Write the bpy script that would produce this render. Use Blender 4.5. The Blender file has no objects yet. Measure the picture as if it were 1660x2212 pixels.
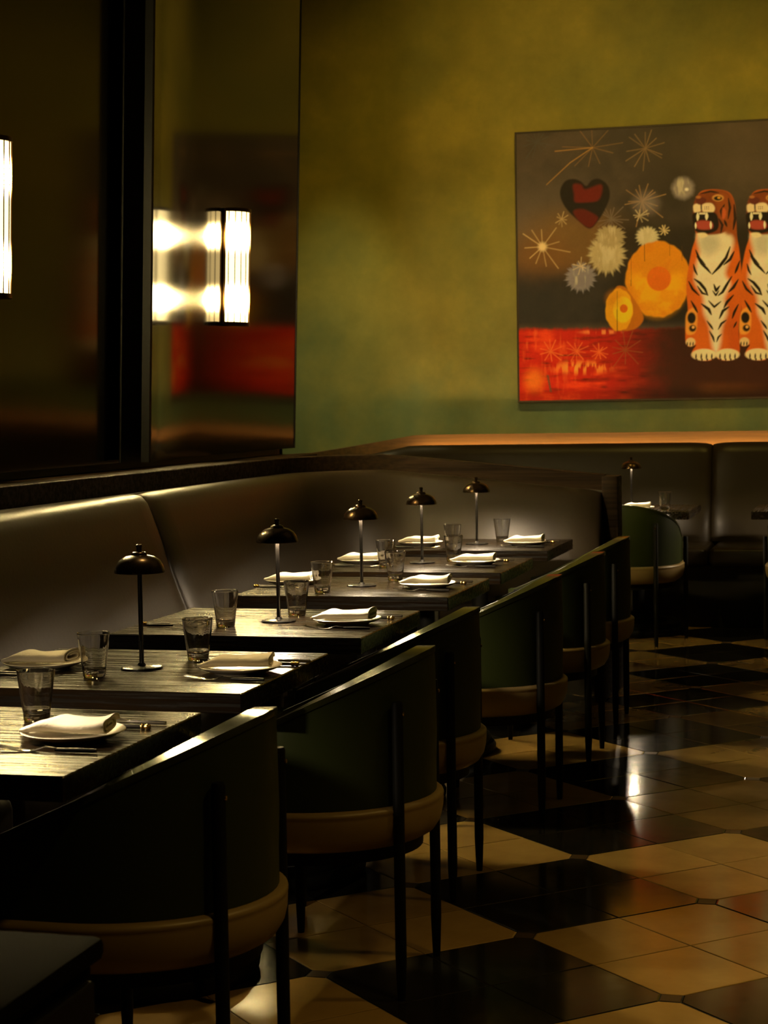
import bpy, bmesh, math, random
import numpy as np
from mathutils import Vector, Matrix
random.seed(7)
SC = bpy.context.scene
COL = SC.collection
PI = math.pi
# ---------------------------------------------------------------- camera
F_PX, PITCH, ROLL, YAW = 3989.3, .0571, -.0163, .2602
EYE = Vector((0, 0, 1.382))
fw = Vector((-math.sin(YAW) * math.cos(PITCH), math.cos(YAW) * math.cos(PITCH), -math.sin(PITCH)))
rt0 = Vector((math.cos(YAW), math.sin(YAW), 0))
up0 = rt0.cross(fw)
rt = math.cos(ROLL) * rt0 + math.sin(ROLL) * up0
up = -math.sin(ROLL) * rt0 + math.cos(ROLL) * up0
cam = bpy.data.objects.new('camera', bpy.data.cameras.new('camera'))
COL.objects.link(cam)
M = Matrix((rt, up, -fw)).transposed().to_4x4()
M.translation = EYE
cam.matrix_world = M
cam.data.sensor_fit = 'HORIZONTAL'
cam.data.sensor_width = 36
cam.data.lens = F_PX / 1660 * 36
cam.data.clip_end = 60
cam.data.dof.use_dof = True
cam.data.dof.focus_distance = 5.0
cam.data.dof.aperture_fstop = 15
SC.camera = cam
# ---------------------------------------------------------------- world, exposure, lamps of the room, added lights
wd = bpy.data.worlds.new('world')
SC.world = wd
wd.use_nodes = True
wd.node_tree.nodes['Background'].inputs[0].default_value = (1, .84, .36, 1)
wd.node_tree.nodes['Background'].inputs[1].default_value = .011
SC.view_settings.view_transform = 'Standard'
SC.view_settings.look = 'None'
SC.view_settings.exposure = 0
SC.view_settings.gamma = 1
SC.view_settings.use_curve_mapping = False
SC.cycles.use_denoising = True
SC.cycles.max_bounces = 10
SC.cycles.transmission_bounces = 8
SC.cycles.sample_clamp_indirect = 4
SC.cycles.caustics_reflective = False
SC.cycles.caustics_refractive = True


def lamp(name, kind, loc, aim, energy, color, **kw):
    d = bpy.data.lights.new(name, kind)
    d.energy = energy
    d.color = color
    for k, v in kw.items():
        setattr(d, k, v)
    o = bpy.data.objects.new(name, d)
    COL.objects.link(o)
    o.location = loc
    v = Vector(aim) - Vector(loc)
    o.rotation_euler = v.to_track_quat('-Z', 'Y').to_euler()
    return o


AMBER = (1, .62, .15)
lamp('ceiling_or_added_spot', 'SPOT', (-1.6, 9.5, 4.5), (-2.3, 12.1, 2.2), 175, (1, .69, .13), spot_size=math.radians(92), spot_blend=1, shadow_soft_size=.1)
lamp('ceiling_or_added_spot', 'SPOT', (.5, 9.5, 4.5), (.3, 12.1, 2.2), 190, (1, .67, .11), spot_size=math.radians(88), spot_blend=1, shadow_soft_size=.1)
lamp('ceiling_or_added_spot', 'SPOT', (-2.3, 9.6, 4.5), (-2.72, 12.1, 1.75), 165, (1, .70, .20), spot_size=math.radians(34), spot_blend=1, shadow_soft_size=.06)  # added spot, stands in for the farther sconce's glow on the wall
lamp('ceiling_or_added_spot', 'SPOT', (-3.3, 11.0, 4.5), (-3.6, 12.1, 1.15), 250, (1, .84, .40), spot_size=math.radians(32), spot_blend=1, shadow_soft_size=.06)
lamp('ceiling_or_added_spot', 'SPOT', (-1.55, 5.0, 4.5), (-1.62, 4.2, .75), 210, (1, .70, .28), spot_size=math.radians(15), spot_blend=.8, shadow_soft_size=.05)
lamp('ceiling_or_added_spot', 'SPOT', (1.5, 4.6, 4.45), (.75, 4.0, 0), 115, AMBER, spot_size=math.radians(66), spot_blend=1, shadow_soft_size=.15)
lamp('ceiling_or_added_spot', 'SPOT', (1.3, 2.4, 4.45), (.45, 2.8, 0), 125, AMBER, spot_size=math.radians(66), spot_blend=1, shadow_soft_size=.15)
lamp('ceiling_fill_light', 'AREA', (.9, 6.5, 4.5), (.5, 6.5, 0), 6, (1, .72, .28), shape='RECTANGLE', size=3, size_y=8)  # soft fill added to lift the dark areas, not a fixture

# ---------------------------------------------------------------- materials


def mat(name):
    m = bpy.data.materials.new(name)
    m.use_nodes = True
    nt = m.node_tree
    return m, nt, nt.nodes['Principled BSDF']


def simple(name, col, rough=.5, metal=0., coat=0., spec=.5, bump=None, **kw):
    m, nt, b = mat(name)
    b.inputs['Base Color'].default_value = (*col, 1)
    b.inputs['Roughness'].default_value = rough
    b.inputs['Metallic'].default_value = metal
    b.inputs['Coat Weight'].default_value = coat
    b.inputs['Specular IOR Level'].default_value = spec
    if bump:
        sc, st = bump
        tc = nt.nodes.new('ShaderNodeTexCoord')
        n = nt.nodes.new('ShaderNodeTexNoise')
        n.inputs['Scale'].default_value = sc
        n.inputs['Detail'].default_value = 4
        bp = nt.nodes.new('ShaderNodeBump')
        bp.inputs['Strength'].default_value = st
        bp.inputs['Distance'].default_value = .004
        nt.links.new(tc.outputs['Object'], n.inputs['Vector'])
        nt.links.new(n.outputs['Fac'], bp.inputs['Height'])
        nt.links.new(bp.outputs['Normal'], b.inputs['Normal'])
    return m


def noise(nt, scale, detail=4, vec=None, rough=.5, mapping=None, coord='Object'):
    tc = nt.nodes.new('ShaderNodeTexCoord')
    n = nt.nodes.new('ShaderNodeTexNoise')
    n.inputs['Scale'].default_value = scale
    n.inputs['Detail'].default_value = detail
    n.inputs['Roughness'].default_value = rough
    src = tc.outputs[coord]
    if mapping:
        mp = nt.nodes.new('ShaderNodeMapping')
        mp.inputs['Scale'].default_value = mapping
        nt.links.new(src, mp.inputs['Vector'])
        src = mp.outputs['Vector']
    nt.links.new(src, n.inputs['Vector'])
    return n.outputs['Fac']


def ramp(nt, src, stops):
    r = nt.nodes.new('ShaderNodeValToRGB')
    e = r.color_ramp.elements
    while len(e) < len(stops):
        e.new(.5)
    for q, (p, c) in zip(e, stops):
        q.position = p
        q.color = (*c, 1)
    nt.links.new(src, r.inputs['Fac'])
    return r.outputs['Color']


def mixc(nt, fac, a, b, mode='MIX'):
    x = nt.nodes.new('ShaderNodeMix')
    x.data_type = 'RGBA'
    x.blend_type = mode
    if isinstance(fac, float):
        x.inputs[0].default_value = fac
    else:
        nt.links.new(fac, x.inputs[0])
    nt.links.new(a, x.inputs[6])
    nt.links.new(b, x.inputs[7])
    return x.outputs[2]


def plaster():
    m, nt, b = mat('green_plaster')
    n1 = noise(nt, 1.1, 6, rough=.6)
    n2 = noise(nt, 3.1, 8, rough=.65)
    c1a = ramp(nt, n1, [(.30, (.12, .18, .10)), (.48, (.20, .22, .085)), (.68, (.26, .25, .085))])
    c1b = ramp(nt, n1, [(.30, (.16, .155, .026)), (.5, (.21, .18, .022)), (.68, (.26, .21, .028))])
    tc = nt.nodes.new('ShaderNodeTexCoord')
    sp = nt.nodes.new('ShaderNodeSeparateXYZ')
    nt.links.new(tc.outputs['Object'], sp.inputs[0])
    mr = nt.nodes.new('ShaderNodeMapRange')
    mr.inputs['From Min'].default_value = 1.4
    mr.inputs['From Max'].default_value = 2.9
    nt.links.new(sp.outputs['Z'], mr.inputs['Value'])
    c1 = mixc(nt, mr.outputs['Result'], c1a, c1b)
    c2 = ramp(nt, n2, [(.3, (.78, .80, .78)), (.55, (1, 1, 1)), (.72, (1.22, 1.18, 1.1))])
    nt.links.new(mixc(nt, 1., c1, c2, 'MULTIPLY'), b.inputs['Base Color'])
    b.inputs['Roughness'].default_value = .62
    b.inputs['Specular IOR Level'].default_value = .3
    return m


def wood(name, dark, light, axis=0, scale=1., rough=.3, bump=.25, coat=0., spec=.5):
    spec_ = spec
    m, nt, b = mat(name)
    mp = [22 * scale] * 3
    mp[axis] = .7 * scale
    g = noise(nt, 4, 5, rough=.6, mapping=tuple(mp))
    col = ramp(nt, g, [(.36, dark), (.62, light)])
    nt.links.new(col, b.inputs['Base Color'])
    rr = nt.nodes.new('ShaderNodeMapRange')
    rr.inputs['From Min'].default_value = .35
    rr.inputs['From Max'].default_value = .65
    rr.inputs['To Min'].default_value = rough + .2
    rr.inputs['To Max'].default_value = rough - .09
    nt.links.new(g, rr.inputs['Value'])
    nt.links.new(rr.outputs['Result'], b.inputs['Roughness'])
    bp = nt.nodes.new('ShaderNodeBump')
    bp.inputs['Strength'].default_value = bump
    bp.inputs['Distance'].default_value = .0010
    nt.links.new(g, bp.inputs['Height'])
    nt.links.new(bp.outputs['Normal'], b.inputs['Normal'])
    b.inputs['Specular IOR Level'].default_value = spec_
    b.inputs['Coat Weight'].default_value = coat
    b.inputs['Coat Roughness'].default_value = .15
    return m


def tile_mat(name, stops, rough):
    m, nt, b = mat(name)
    oi = nt.nodes.new('ShaderNodeObjectInfo')
    n = noise(nt, 5, 6, rough=.6)
    c = ramp(nt, n, stops)
    v = ramp(nt, oi.outputs['Random'], [(0., (.82, .82, .82)), (1., (1.1, 1.1, 1.1))])
    nt.links.new(mixc(nt, 1., c, v, 'MULTIPLY'), b.inputs['Base Color'])
    n2 = noise(nt, 14, 5)
    rr = nt.nodes.new('ShaderNodeMapRange')
    rr.inputs['To Min'].default_value = rough - .04
    rr.inputs['To Max'].default_value = rough + .10
    nt.links.new(n2, rr.inputs['Value'])
    nt.links.new(rr.outputs['Result'], b.inputs['Roughness'])
    bp = nt.nodes.new('ShaderNodeBump')
    bp.inputs['Strength'].default_value = .03
    bp.inputs['Distance'].default_value = .002
    nt.links.new(n, bp.inputs['Height'])
    nt.links.new(bp.outputs['Normal'], b.inputs['Normal'])
    return m


def mirror_mat():
    m, nt, b = mat('smoked_bronze_mirror')
    b.inputs['Base Color'].default_value = (.048, .036, .018, 1)
    b.inputs['Metallic'].default_value = 1
    b.inputs['Roughness'].default_value = .11
    n = noise(nt, .9, 1.5, mapping=(1, 1, .55))
    bp = nt.nodes.new('ShaderNodeBump')
    bp.inputs['Strength'].default_value = .12
    bp.inputs['Distance'].default_value = .02
    nt.links.new(n, bp.inputs['Height'])
    nt.links.new(bp.outputs['Normal'], b.inputs['Normal'])
    return m


def emit(name, col, s):
    m = bpy.data.materials.new(name)
    m.use_nodes = True
    nt = m.node_tree
    nt.nodes.clear()
    e = nt.nodes.new('ShaderNodeEmission')
    o = nt.nodes.new('ShaderNodeOutputMaterial')
    e.inputs[0].default_value = (*col, 1)
    e.inputs[1].default_value = s
    nt.links.new(e.outputs[0], o.inputs[0])
    return m


def sconce_mat():
    # opal glass over two bulbs: brighter where the bulbs sit, height in metres along the diffuser
    m = emit('sconce_opal_glass', (1, .74, .30), 1)
    nt = m.node_tree
    e = [n for n in nt.nodes if n.type == 'EMISSION'][0]
    tc = nt.nodes.new('ShaderNodeTexCoord')
    sp = nt.nodes.new('ShaderNodeSeparateXYZ')
    nt.links.new(tc.outputs['Object'], sp.inputs[0])
    mr = nt.nodes.new('ShaderNodeMapRange')
    mr.inputs['From Min'].default_value = -.27
    mr.inputs['From Max'].default_value = .27
    nt.links.new(sp.outputs['Z'], mr.inputs['Value'])
    r = nt.nodes.new('ShaderNodeValToRGB')
    r.color_ramp.interpolation = 'B_SPLINE'
    el = r.color_ramp.elements
    st = [(k / 30, max(math.exp(-((k / 30 - .22) / .048) ** 2), math.exp(-((k / 30 - .76) / .048) ** 2))) for k in range(3, 28)]
    while len(el) < len(st):
        el.new(.5)
    for q, (p, v) in zip(el, st):
        q.position = p
        q.color = (v, v, v, 1)
    nt.links.new(mr.outputs['Result'], r.inputs['Fac'])
    ml = nt.nodes.new('ShaderNodeMath')
    ml.operation = 'MULTIPLY'
    ml.inputs[1].default_value = 1200
    nt.links.new(r.outputs['Color'], ml.inputs[0])
    ad = nt.nodes.new('ShaderNodeMath')
    ad.inputs[1].default_value = 3.0
    nt.links.new(ml.outputs[0], ad.inputs[0])
    nt.links.new(ad.outputs[0], e.inputs[1])
    return m


def glass_mat():
    m, nt, b = mat('clear_glass')
    b.inputs['Base Color'].default_value = (1, 1, 1, 1)
    b.inputs['Roughness'].default_value = 0
    b.inputs['Coat Weight'].default_value = 1
    b.inputs['Coat Roughness'].default_value = .03
    b.inputs['Coat IOR'].default_value = 1.5
    b.inputs['Transmission Weight'].default_value = 1
    b.inputs['IOR'].default_value = 1.52
    return m


def canvas_mat():
    m, nt, b = mat('oil_paint')
    a = nt.nodes.new('ShaderNodeVertexColor')
    a.layer_name = 'paint'
    nt.links.new(a.outputs['Color'], b.inputs['Base Color'])
    b.inputs['Roughness'].default_value = .6
    b.inputs['Specular IOR Level'].default_value = .25
    return m


MP = plaster()
M_TABLE = wood('dark_oak_tabletop', (.0025, .0015, .0008), (.015, .0088, .0038), 0, 1., .19, .45)
M_RAIL = wood('walnut_rail', (.009, .005, .002), (.026, .0145, .006), 0, .7, .6, .15, spec=.12)
M_BOARD = wood('oak_back_board', (.045, .026, .010), (.085, .050, .018), 0, .5, .55, .1)
M_LEATHER = simple('brown_leather', (.022, .0155, .0085), .38, spec=.24, bump=(60, .12))
M_LEATHER2 = simple('dark_brown_leather', (.013, .0095, .005), .36, spec=.12, bump=(60, .12))
M_GREEN = simple('green_leather', (.024, .033, .007), .45, spec=.22, bump=(90, .08))
M_RIM = simple('polished_green_leather_rim', (.030, .034, .010), .17, spec=.45)
M_CREAM = simple('cream_leather', (.27, .19, .075), .40, spec=.5, bump=(70, .06))
M_BLACK = simple('black_powder_coat', (.005, .005, .004), .55, spec=.12)
M_BLACKF = simple('black_matte_veneer', (.004, .0035, .003), .85, spec=.03)
M_LAMP = simple('black_bronze_lacquer', (.050, .030, .014), .26, .85)
M_STEM = simple('black_gloss_lacquer', (.008, .007, .006), .25)
M_BRASS = simple('brass', (.75, .48, .14), .25, 1)
M_STEEL = simple('steel', (.70, .66, .58), .18, 1)
M_HANDLE = simple('black_handle', (.012, .010, .008), .3)
M_CERAMIC = simple('ivory_ceramic', (.78, .70, .55), .25, coat=.3)
M_LINEN = simple('cream_linen', (.80, .74, .60), .85, spec=.2, bump=(220, .25))
M_GLASS = glass_mat()
M_MIRROR = mirror_mat()
M_BRONZE = simple('dark_bronze', (.10, .055, .02), .35, .9)
M_DARKWALL = simple('dark_panelling', (.016, .013, .008), .5)
M_CEIL = simple('dark_ceiling', (.05, .045, .03), .8)
M_GROUT = simple('grout', (.012, .010, .008), .8)
M_TCREAM = tile_mat('cream_stone_tile', [(.3, (.33, .21, .065)), (.7, (.44, .29, .095))], .12)
M_TDARK = tile_mat('dark_stone_tile', [(.3, (.009, .008, .006)), (.7, (.013, .012, .009))], .09)
M_TINSET = simple('brown_stone_inset', (.05, .03, .014), .35)
M_SCONCE = sconce_mat()
M_LED = emit('warm_led', (1, .78, .50), 2450)
M_LINING = simple('white_shade_lining', (.88, .84, .76), .6)
M_LEDOFF = simple('led_lens_off', (.5, .45, .35), .4)
M_STRIP = emit('orange_led_strip', (1, .46, .11), 340)
M_PAINT = canvas_mat()
M_CANVASSIDE = simple('raw_dark_canvas', (.03, .02, .012), .7)

# ---------------------------------------------------------------- mesh helpers


def obj(name, V, Fs, m, parent=None, smooth=None, loc=None):
    me = bpy.data.meshes.new(name)
    me.from_pydata([tuple(v) for v in V], [], Fs)
    bm = bmesh.new()
    bm.from_mesh(me)
    bmesh.ops.recalc_face_normals(bm, faces=bm.faces)
    bm.to_mesh(me)
    bm.free()
    for q in (m if isinstance(m, (list, tuple)) else [m]):
        me.materials.append(q)
    if smooth is not None:
        me.shade_smooth()
        me.set_sharp_from_angle(angle=math.radians(smooth))
    o = bpy.data.objects.new(name, me)
    COL.objects.link(o)
    if loc:
        o.location = loc
    if parent:
        o.parent = parent
    return o


def join(*parts):
    V, Fs = [], []
    for v, f in parts:
        n = len(V)
        V += [tuple(q) for q in v]
        Fs += [tuple(i + n for i in q) for q in f]
    return V, Fs


def box(x0, x1, y0, y1, z0, z1, bev=0, seg=2):
    bm = bmesh.new()
    bmesh.ops.create_cube(bm, size=1)
    for v in bm.verts:
        v.co = Vector(((x0 + x1) / 2 + v.co.x * (x1 - x0), (y0 + y1) / 2 + v.co.y * (y1 - y0), (z0 + z1) / 2 + v.co.z * (z1 - z0)))
    if bev:
        bmesh.ops.bevel(bm, geom=bm.edges[:], offset=bev, segments=seg, affect='EDGES', profile=.5)
    bm.verts.index_update()
    r = [tuple(v.co) for v in bm.verts], [tuple(v.index for v in f.verts) for f in bm.faces]
    bm.free()
    return r


def lathe(prof, n=24, c=(0, 0, 0), closed=False):
    V, Fs = [], []
    rows = []
    for r, z in prof:
        if r < 1e-6:
            rows.append([len(V)])
            V.append((c[0], c[1], c[2] + z))
        else:
            rows.append(list(range(len(V), len(V) + n)))
            for k in range(n):
                a = 2 * PI * k / n
                V.append((c[0] + r * math.cos(a), c[1] + r * math.sin(a), c[2] + z))
    pairs = list(zip(rows, rows[1:]))
    if closed:
        pairs.append((rows[-1], rows[0]))
    for A, B in pairs:
        for k in range(n):
            k2 = (k + 1) % n
            if len(A) == 1 and len(B) == 1:
                continue
            if len(A) == 1:
                Fs.append((A[0], B[k], B[k2]))
            elif len(B) == 1:
                Fs.append((A[k], B[0], A[k2]))
            else:
                Fs.append((A[k], B[k], B[k2], A[k2]))
    return V, Fs


def tube(p0, p1, r0, r1, n=14):
    p0, p1 = Vector(p0), Vector(p1)
    d = (p1 - p0).normalized()
    a = d.orthogonal().normalized()
    b = d.cross(a)
    V, Fs = [], []
    for p, r in ((p0, r0), (p1, r1)):
        for k in range(n):
            t = 2 * PI * k / n
            V.append(p + a * r * math.cos(t) + b * r * math.sin(t))
    for k in range(n):
        k2 = (k + 1) % n
        Fs.append((k, k2, n + k2, n + k))
    Fs.append(tuple(range(n))[::-1])
    Fs.append(tuple(range(n, 2 * n)))
    return V, Fs


def loft(rows, closed=True, cap=True):
    V, Fs = [], []
    n = len(rows[0])
    for r in rows:
        V += [tuple(p) for p in r]
    for i in range(len(rows) - 1):
        for k in range(n if closed else n - 1):
            k2 = (k + 1) % n
            Fs.append((i * n + k, i * n + k2, (i + 1) * n + k2, (i + 1) * n + k))
    if cap and closed:
        Fs.append(tuple(range(n))[::-1])
        Fs.append(tuple(range((len(rows) - 1) * n, len(rows) * n)))
    return V, Fs


def thing(name, label, cat, loc=(0, 0, 0), rz=0, group=None):
    o = bpy.data.objects.new(name, None)
    o.empty_display_size = .05
    COL.objects.link(o)
    o.location = loc
    o.rotation_euler = (0, 0, rz)
    tag(o, label, cat, group)
    return o


def tag(o, label, cat, group=None):
    o['label'] = label
    o['category'] = cat
    if group:
        o['group'] = group
    return o


def struct(o):
    o['kind'] = 'structure'
    return o




def dup(root, loc, rz, label, group=None):
    r = root.copy()
    COL.objects.link(r)
    r.location = loc
    r.rotation_euler = (0, 0, rz)
    r['label'] = label
    if group:
        r['group'] = group
    for ch in list(root.children):
        c = ch.copy()
        COL.objects.link(c)
        c.parent = r
        for g in list(ch.children):
            d = g.copy()
            COL.objects.link(d)
            d.parent = c
    return r


class Kind:
    """first placing uses the built thing itself, later ones are copies"""
    def __init__(self, make, group):
        self.make, self.group, self.root = make, group, None

    def place(self, loc, rz, label):
        if self.root is None:
            self.root = self.make()
            self.root.location = loc
            self.root.rotation_euler = (0, 0, rz)
            self.root['label'] = label
            self.root['group'] = self.group
            return self.root
        return dup(self.root, loc, rz, label, self.group)


# ---------------------------------------------------------------- setting
WY = 12.10          # back wall
XM = -2.95          # mirror plane at its foot
HC = 4.6
struct(obj('wall_back', *box(-4.1, 3.6, WY, WY + .1, 0, HC), MP))
struct(obj('wall_left', *box(-3.12, -3.02, -2.6, 9.28, 0, HC), M_DARKWALL))
struct(obj('wall_left_alcove', *box(-4.1, -4.0, 9.28, WY, 0, HC), MP))
struct(obj('wall_left_return', *box(-4.1, -3.02, 9.23, 9.279, 0, HC), M_DARKWALL))
struct(obj('wall_right', *box(3.5, 3.6, -2.6, WY, 0, HC), M_DARKWALL))
struct(obj('wall_front', *box(-3.12, 3.6, -2.7, -2.6, 0, HC), MP))
struct(obj('ceiling', *box(-4.1, 3.6, -2.7, WY + .1, HC, HC + .1), M_CEIL))
FLOOR = struct(obj('floor', *box(-4.1, 3.6, -2.7, WY + .1, -.08, -.0015), M_GROUT))

# floor tiles: blocks of four, outer corner cut for the small inset
BL, ANG = .6057, .7751
AX = Vector((math.cos(ANG), math.sin(ANG)))
BX = Vector((math.sin(ANG), -math.cos(ANG)))
OX = Vector((-1.306, 5.106))
T = BL / 2
GAP, CH = .0022, .036


def tile_geo():
    h = T / 2 - GAP / 2
    # cut corner towards (-,-)
    pts = [(-h + CH, -h), (h, -h), (h, h), (-h, h), (-h, -h + CH)]
    e = .003
    top = []
    for x, y in pts:
        top.append((x * (1 - e / h), y * (1 - e / h)))
    V = [(x, y, -.006) for x, y in pts] + [(x, y, -.0008) for x, y in pts] + [(x, y, 0) for x, y in top]
    Fs = [tuple(range(10, 15))]
    for k in range(5):
        k2 = (k + 1) % 5
        Fs += [(k, k2, 5 + k2, 5 + k), (5 + k, 5 + k2, 10 + k2, 10 + k)]
    return V, Fs


def inset_geo():
    c = CH - GAP * 1.2
    pts = [(c, 0), (0, c), (-c, 0), (0, -c)]
    V = [(x, y, -.006) for x, y in pts] + [(x, y, -.0003) for x, y in pts]
    return V, [(4, 5, 6, 7)] + [(k, (k + 1) % 4, 4 + (k + 1) % 4, 4 + k) for k in range(4)]


def on_screen(x, y, z=0, mg=60):
    d = Vector((x, y, z)) - EYE
    c = d.dot(fw)
    if c < .3:
        return False
    u = 830 + F_PX * d.dot(rt) / c
    v = 1106 - F_PX * d.dot(up) / c
    return -mg < u < 1660 + mg and -mg < v < 2212 + mg


tiles, insets = [], []
for i in range(-16, 20):
    for j in range(-18, 18):
        o0 = OX + AX * (BL * i) + BX * (BL * j)
        if -3.0 < o0.x < 3.4 and -2.5 < o0.y < 11.9:
            insets.append(o0)
        dark = (i + j) % 2 == 0
        for k, (a, b) in enumerate(((0, 0), (1, 0), (1, 1), (0, 1))):
            c = o0 + AX * (T * (a + .5)) + BX * (T * (b + .5))
            if -2.9 < c.x < 3.3 and -2.4 < c.y < 11.8:
                # rotation so that the cut corner faces the block's outer corner (BX is clockwise of AX)
                tiles.append((c, dark, (a, b)))
CORNER = {(0, 0): (-1, -1), (1, 0): (1, -1), (1, 1): (1, 1), (0, 1): (-1, 1)}


def tile_rot(ab):
    a, b = CORNER[ab]
    d = AX * a + BX * b
    return math.atan2(d.y, d.x) - math.atan2(-1, -1)


def near(c):
    return c.length


vis = sorted([t for t in tiles if on_screen(*t[0]) and t[0].x > -1.95], key=lambda t: near(t[0]))[:296]
vs = {id(t) for t in vis}
tg = tile_geo()
proto = {}
for c, dark, ab in vis:
    if dark not in proto:
        o = obj('floor_tile', *tg, M_TDARK if dark else M_TCREAM, FLOOR)
        proto[dark] = o
    else:
        o = proto[dark].copy()
        COL.objects.link(o)
        o.parent = FLOOR
    o.location = (c.x, c.y, random.uniform(-.0004, .0004))
    o.rotation_euler = (random.uniform(-.0012, .0012), random.uniform(-.0012, .0012), tile_rot(ab))
V, Fs, mi = [], [], []
for t in tiles:
    if id(t) in vs:
        continue
    c, dark, ab = t
    r = Matrix.Rotation(tile_rot(ab), 3, 'Z')
    n = len(V)
    V += [tuple(r @ Vector(v) + Vector((c.x, c.y, 0))) for v in tg[0]]
    Fs += [tuple(n + i for i in f) for f in tg[1]]
    mi += [0 if dark else 1] * len(tg[1])
o = obj('floor_tiles', V, Fs, [M_TDARK, M_TCREAM], FLOOR)
o.data.polygons.foreach_set('material_index', mi)
o['kind'] = 'stuff'
vis_in = sorted([c for c in insets if on_screen(*c) and c.x > -1.95], key=near)[:200]
vi = {id(c) for c in vis_in}
ig = inset_geo()
p0 = None
for c in vis_in:
    if p0 is None:
        o = p0 = obj('floor_inset', *ig, M_TINSET, FLOOR)
    else:
        o = p0.copy()
        COL.objects.link(o)
        o.parent = FLOOR
    o.location = (c.x, c.y, 0)
    o.rotation_euler = (0, 0, ANG)
V, Fs = [], []
r = Matrix.Rotation(ANG, 3, 'Z')
for c in insets:
    if id(c) in vi:
        continue
    n = len(V)
    V += [tuple(r @ Vector(v) + Vector((c.x, c.y, 0))) for v in ig[0]]
    Fs += [tuple(n + i for i in f) for f in ig[1]]
obj('floor_insets', V, Fs, M_TINSET, FLOOR)['kind'] = 'stuff'

# ---------------------------------------------------------------- mirrors
LEAN = .036


def mirror(y0, y1, label, bend):
    z0, z1 = 1.172, 4.45
    t = thing('mirror_panel', label, 'mirror', (XM, (y0 + y1) / 2, z0), 0)
    n, mz = 40, 2
    yb = y0 + .80

    def px(y):
        if y >= yb or not bend:
            return 0.
        s = yb - y
        return s * s / (2 * 2.9)
    front, back = [], []
    V, Fs = [], []
    ys = [y0 + (y1 - y0) * k / n for k in range(n + 1)]
    yc = (y0 + y1) / 2
    for th in (0, -.02):
        for y in ys:
            for k in range(mz + 1):
                z = (z1 - z0) * k / mz
                V.append((px(y) + th + LEAN * z, y - yc, z))
    N = (n + 1) * (mz + 1)
    for i in range(n):
        for k in range(mz):
            a, b = i * (mz + 1) + k, (i + 1) * (mz + 1) + k
            Fs.append((a, b, b + 1, a + 1))
            Fs.append((N + a, N + a + 1, N + b + 1, N + b))
    for i in range(n):
        a, b = i * (mz + 1), (i + 1) * (mz + 1)
        Fs.append((a, N + a, N + b, b))
        Fs.append((a + mz, b + mz, N + b + mz, N + a + mz))
    for i in (0, n):
        for k in range(mz):
            a = i * (mz + 1) + k
            Fs.append((a, a + 1, N + a + 1, N + a))
    obj('mirror_glass', V, Fs, M_MIRROR, t, 30)
    # dark edge trims
    for y, w in ((y0, .022), (y1, .010)):
        x = px(y)
        rows = []
        for z in (0, z1 - z0):
            s = LEAN * z
            ya = y - yc - (w if y == y0 else 0)
            rows.append([(x + s - .03, ya, z), (x + s + .004, ya, z), (x + s + .004, ya + w, z), (x + s - .03, ya + w, z)])
        obj('edge_trim', *loft(rows), M_BLACK, t)
    return t


mirror(6.99, 9.26, 'smoked bronze mirror panel next to the green wall, behind the farther wall sconce', True)
mirror(4.55, 6.94, 'smoked bronze mirror panel at the left edge, behind the nearer wall sconce', True)

# ---------------------------------------------------------------- sconces


def make_sconce():
    t = thing('wall_sconce', '', 'sconce')
    R, H = .086, .27
    obj('back_plate', *box(-.0175, -.002, -R * .8, R * .8, -H, H, .003), M_BRONZE, t, 30)
    n = 20
    rows = []
    for z in (-H + .016, -H / 2, 0, H / 2, H - .016):
        rows.append([(R * .95 * math.sin(PI * k / n), R * .95 * math.cos(PI * k / n), z) for k in range(n + 1)])
    obj('diffuser', *loft(rows), M_SCONCE, t, 40)
    for z in (-H, H - .016):
        rows = []
        for dz in (0, .016):
            rows.append([((R + .003) * math.sin(PI * k / n), (R + .003) * math.cos(PI * k / n), z + dz) for k in range(n + 1)])
        obj('end_cap', *loft(rows), M_BRONZE, t, 40)
    for k in range(9):
        a = PI * (k + .5) / 9
        x, y = R * math.sin(a), R * math.cos(a)
        obj('rib', *tube((x, y, -H + .01), (x, y, H - .01), .0022, .0022, 6), M_BRONZE, t, 60)
    return t


SCON = Kind(make_sconce, 'wall sconces on the mirror panels')
for y, lab in ((8.2, 'lit half-round ribbed wall sconce on the mirror panel beside the green wall'),
               (5.73, 'lit half-round ribbed wall sconce cut by the left edge of the photo')):
    s = SCON.place((XM + LEAN * .868 + .018, y, 2.04), 0, lab)
    s.rotation_euler = (0, LEAN, 0)

# ---------------------------------------------------------------- near banquette


def arc(cx, cy, r, a0, a1, n):
    return [(cx + r * math.cos(a0 + (a1 - a0) * k / n), cy + r * math.sin(a0 + (a1 - a0) * k / n)) for k in range(n + 1)]


def resample(pts, step):
    out = [Vector(pts[0])]
    for a, b in zip(pts, pts[1:]):
        a, b = Vector(a), Vector(b)
        L = (b - a).length
        n = max(1, int(L / step))
        for k in range(1, n + 1):
            out.append(a + (b - a) * k / n)
    return out


def frames(pts):
    """points with unit normals to the right of travel"""
    out = []
    s = 0
    for i, p in enumerate(pts):
        a = pts[max(0, i - 1)]
        b = pts[min(len(pts) - 1, i + 1)]
        d = (b - a).normalized()
        if i:
            s += (pts[i] - pts[i - 1]).length
        out.append((p, Vector((d.y, -d.x)), s))
    return out


def sweep(fr, prof, zf=lambda p, s: 0):
    rows = []
    for p, n, s in fr:
        dz = zf(p, s)
        rows.append([(p.x + n.x * d, p.y + n.y * d, z + (dz if z > .6 else dz * max(0, (z - .4) / .2))) for d, z in prof])
    return loft(rows)


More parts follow.
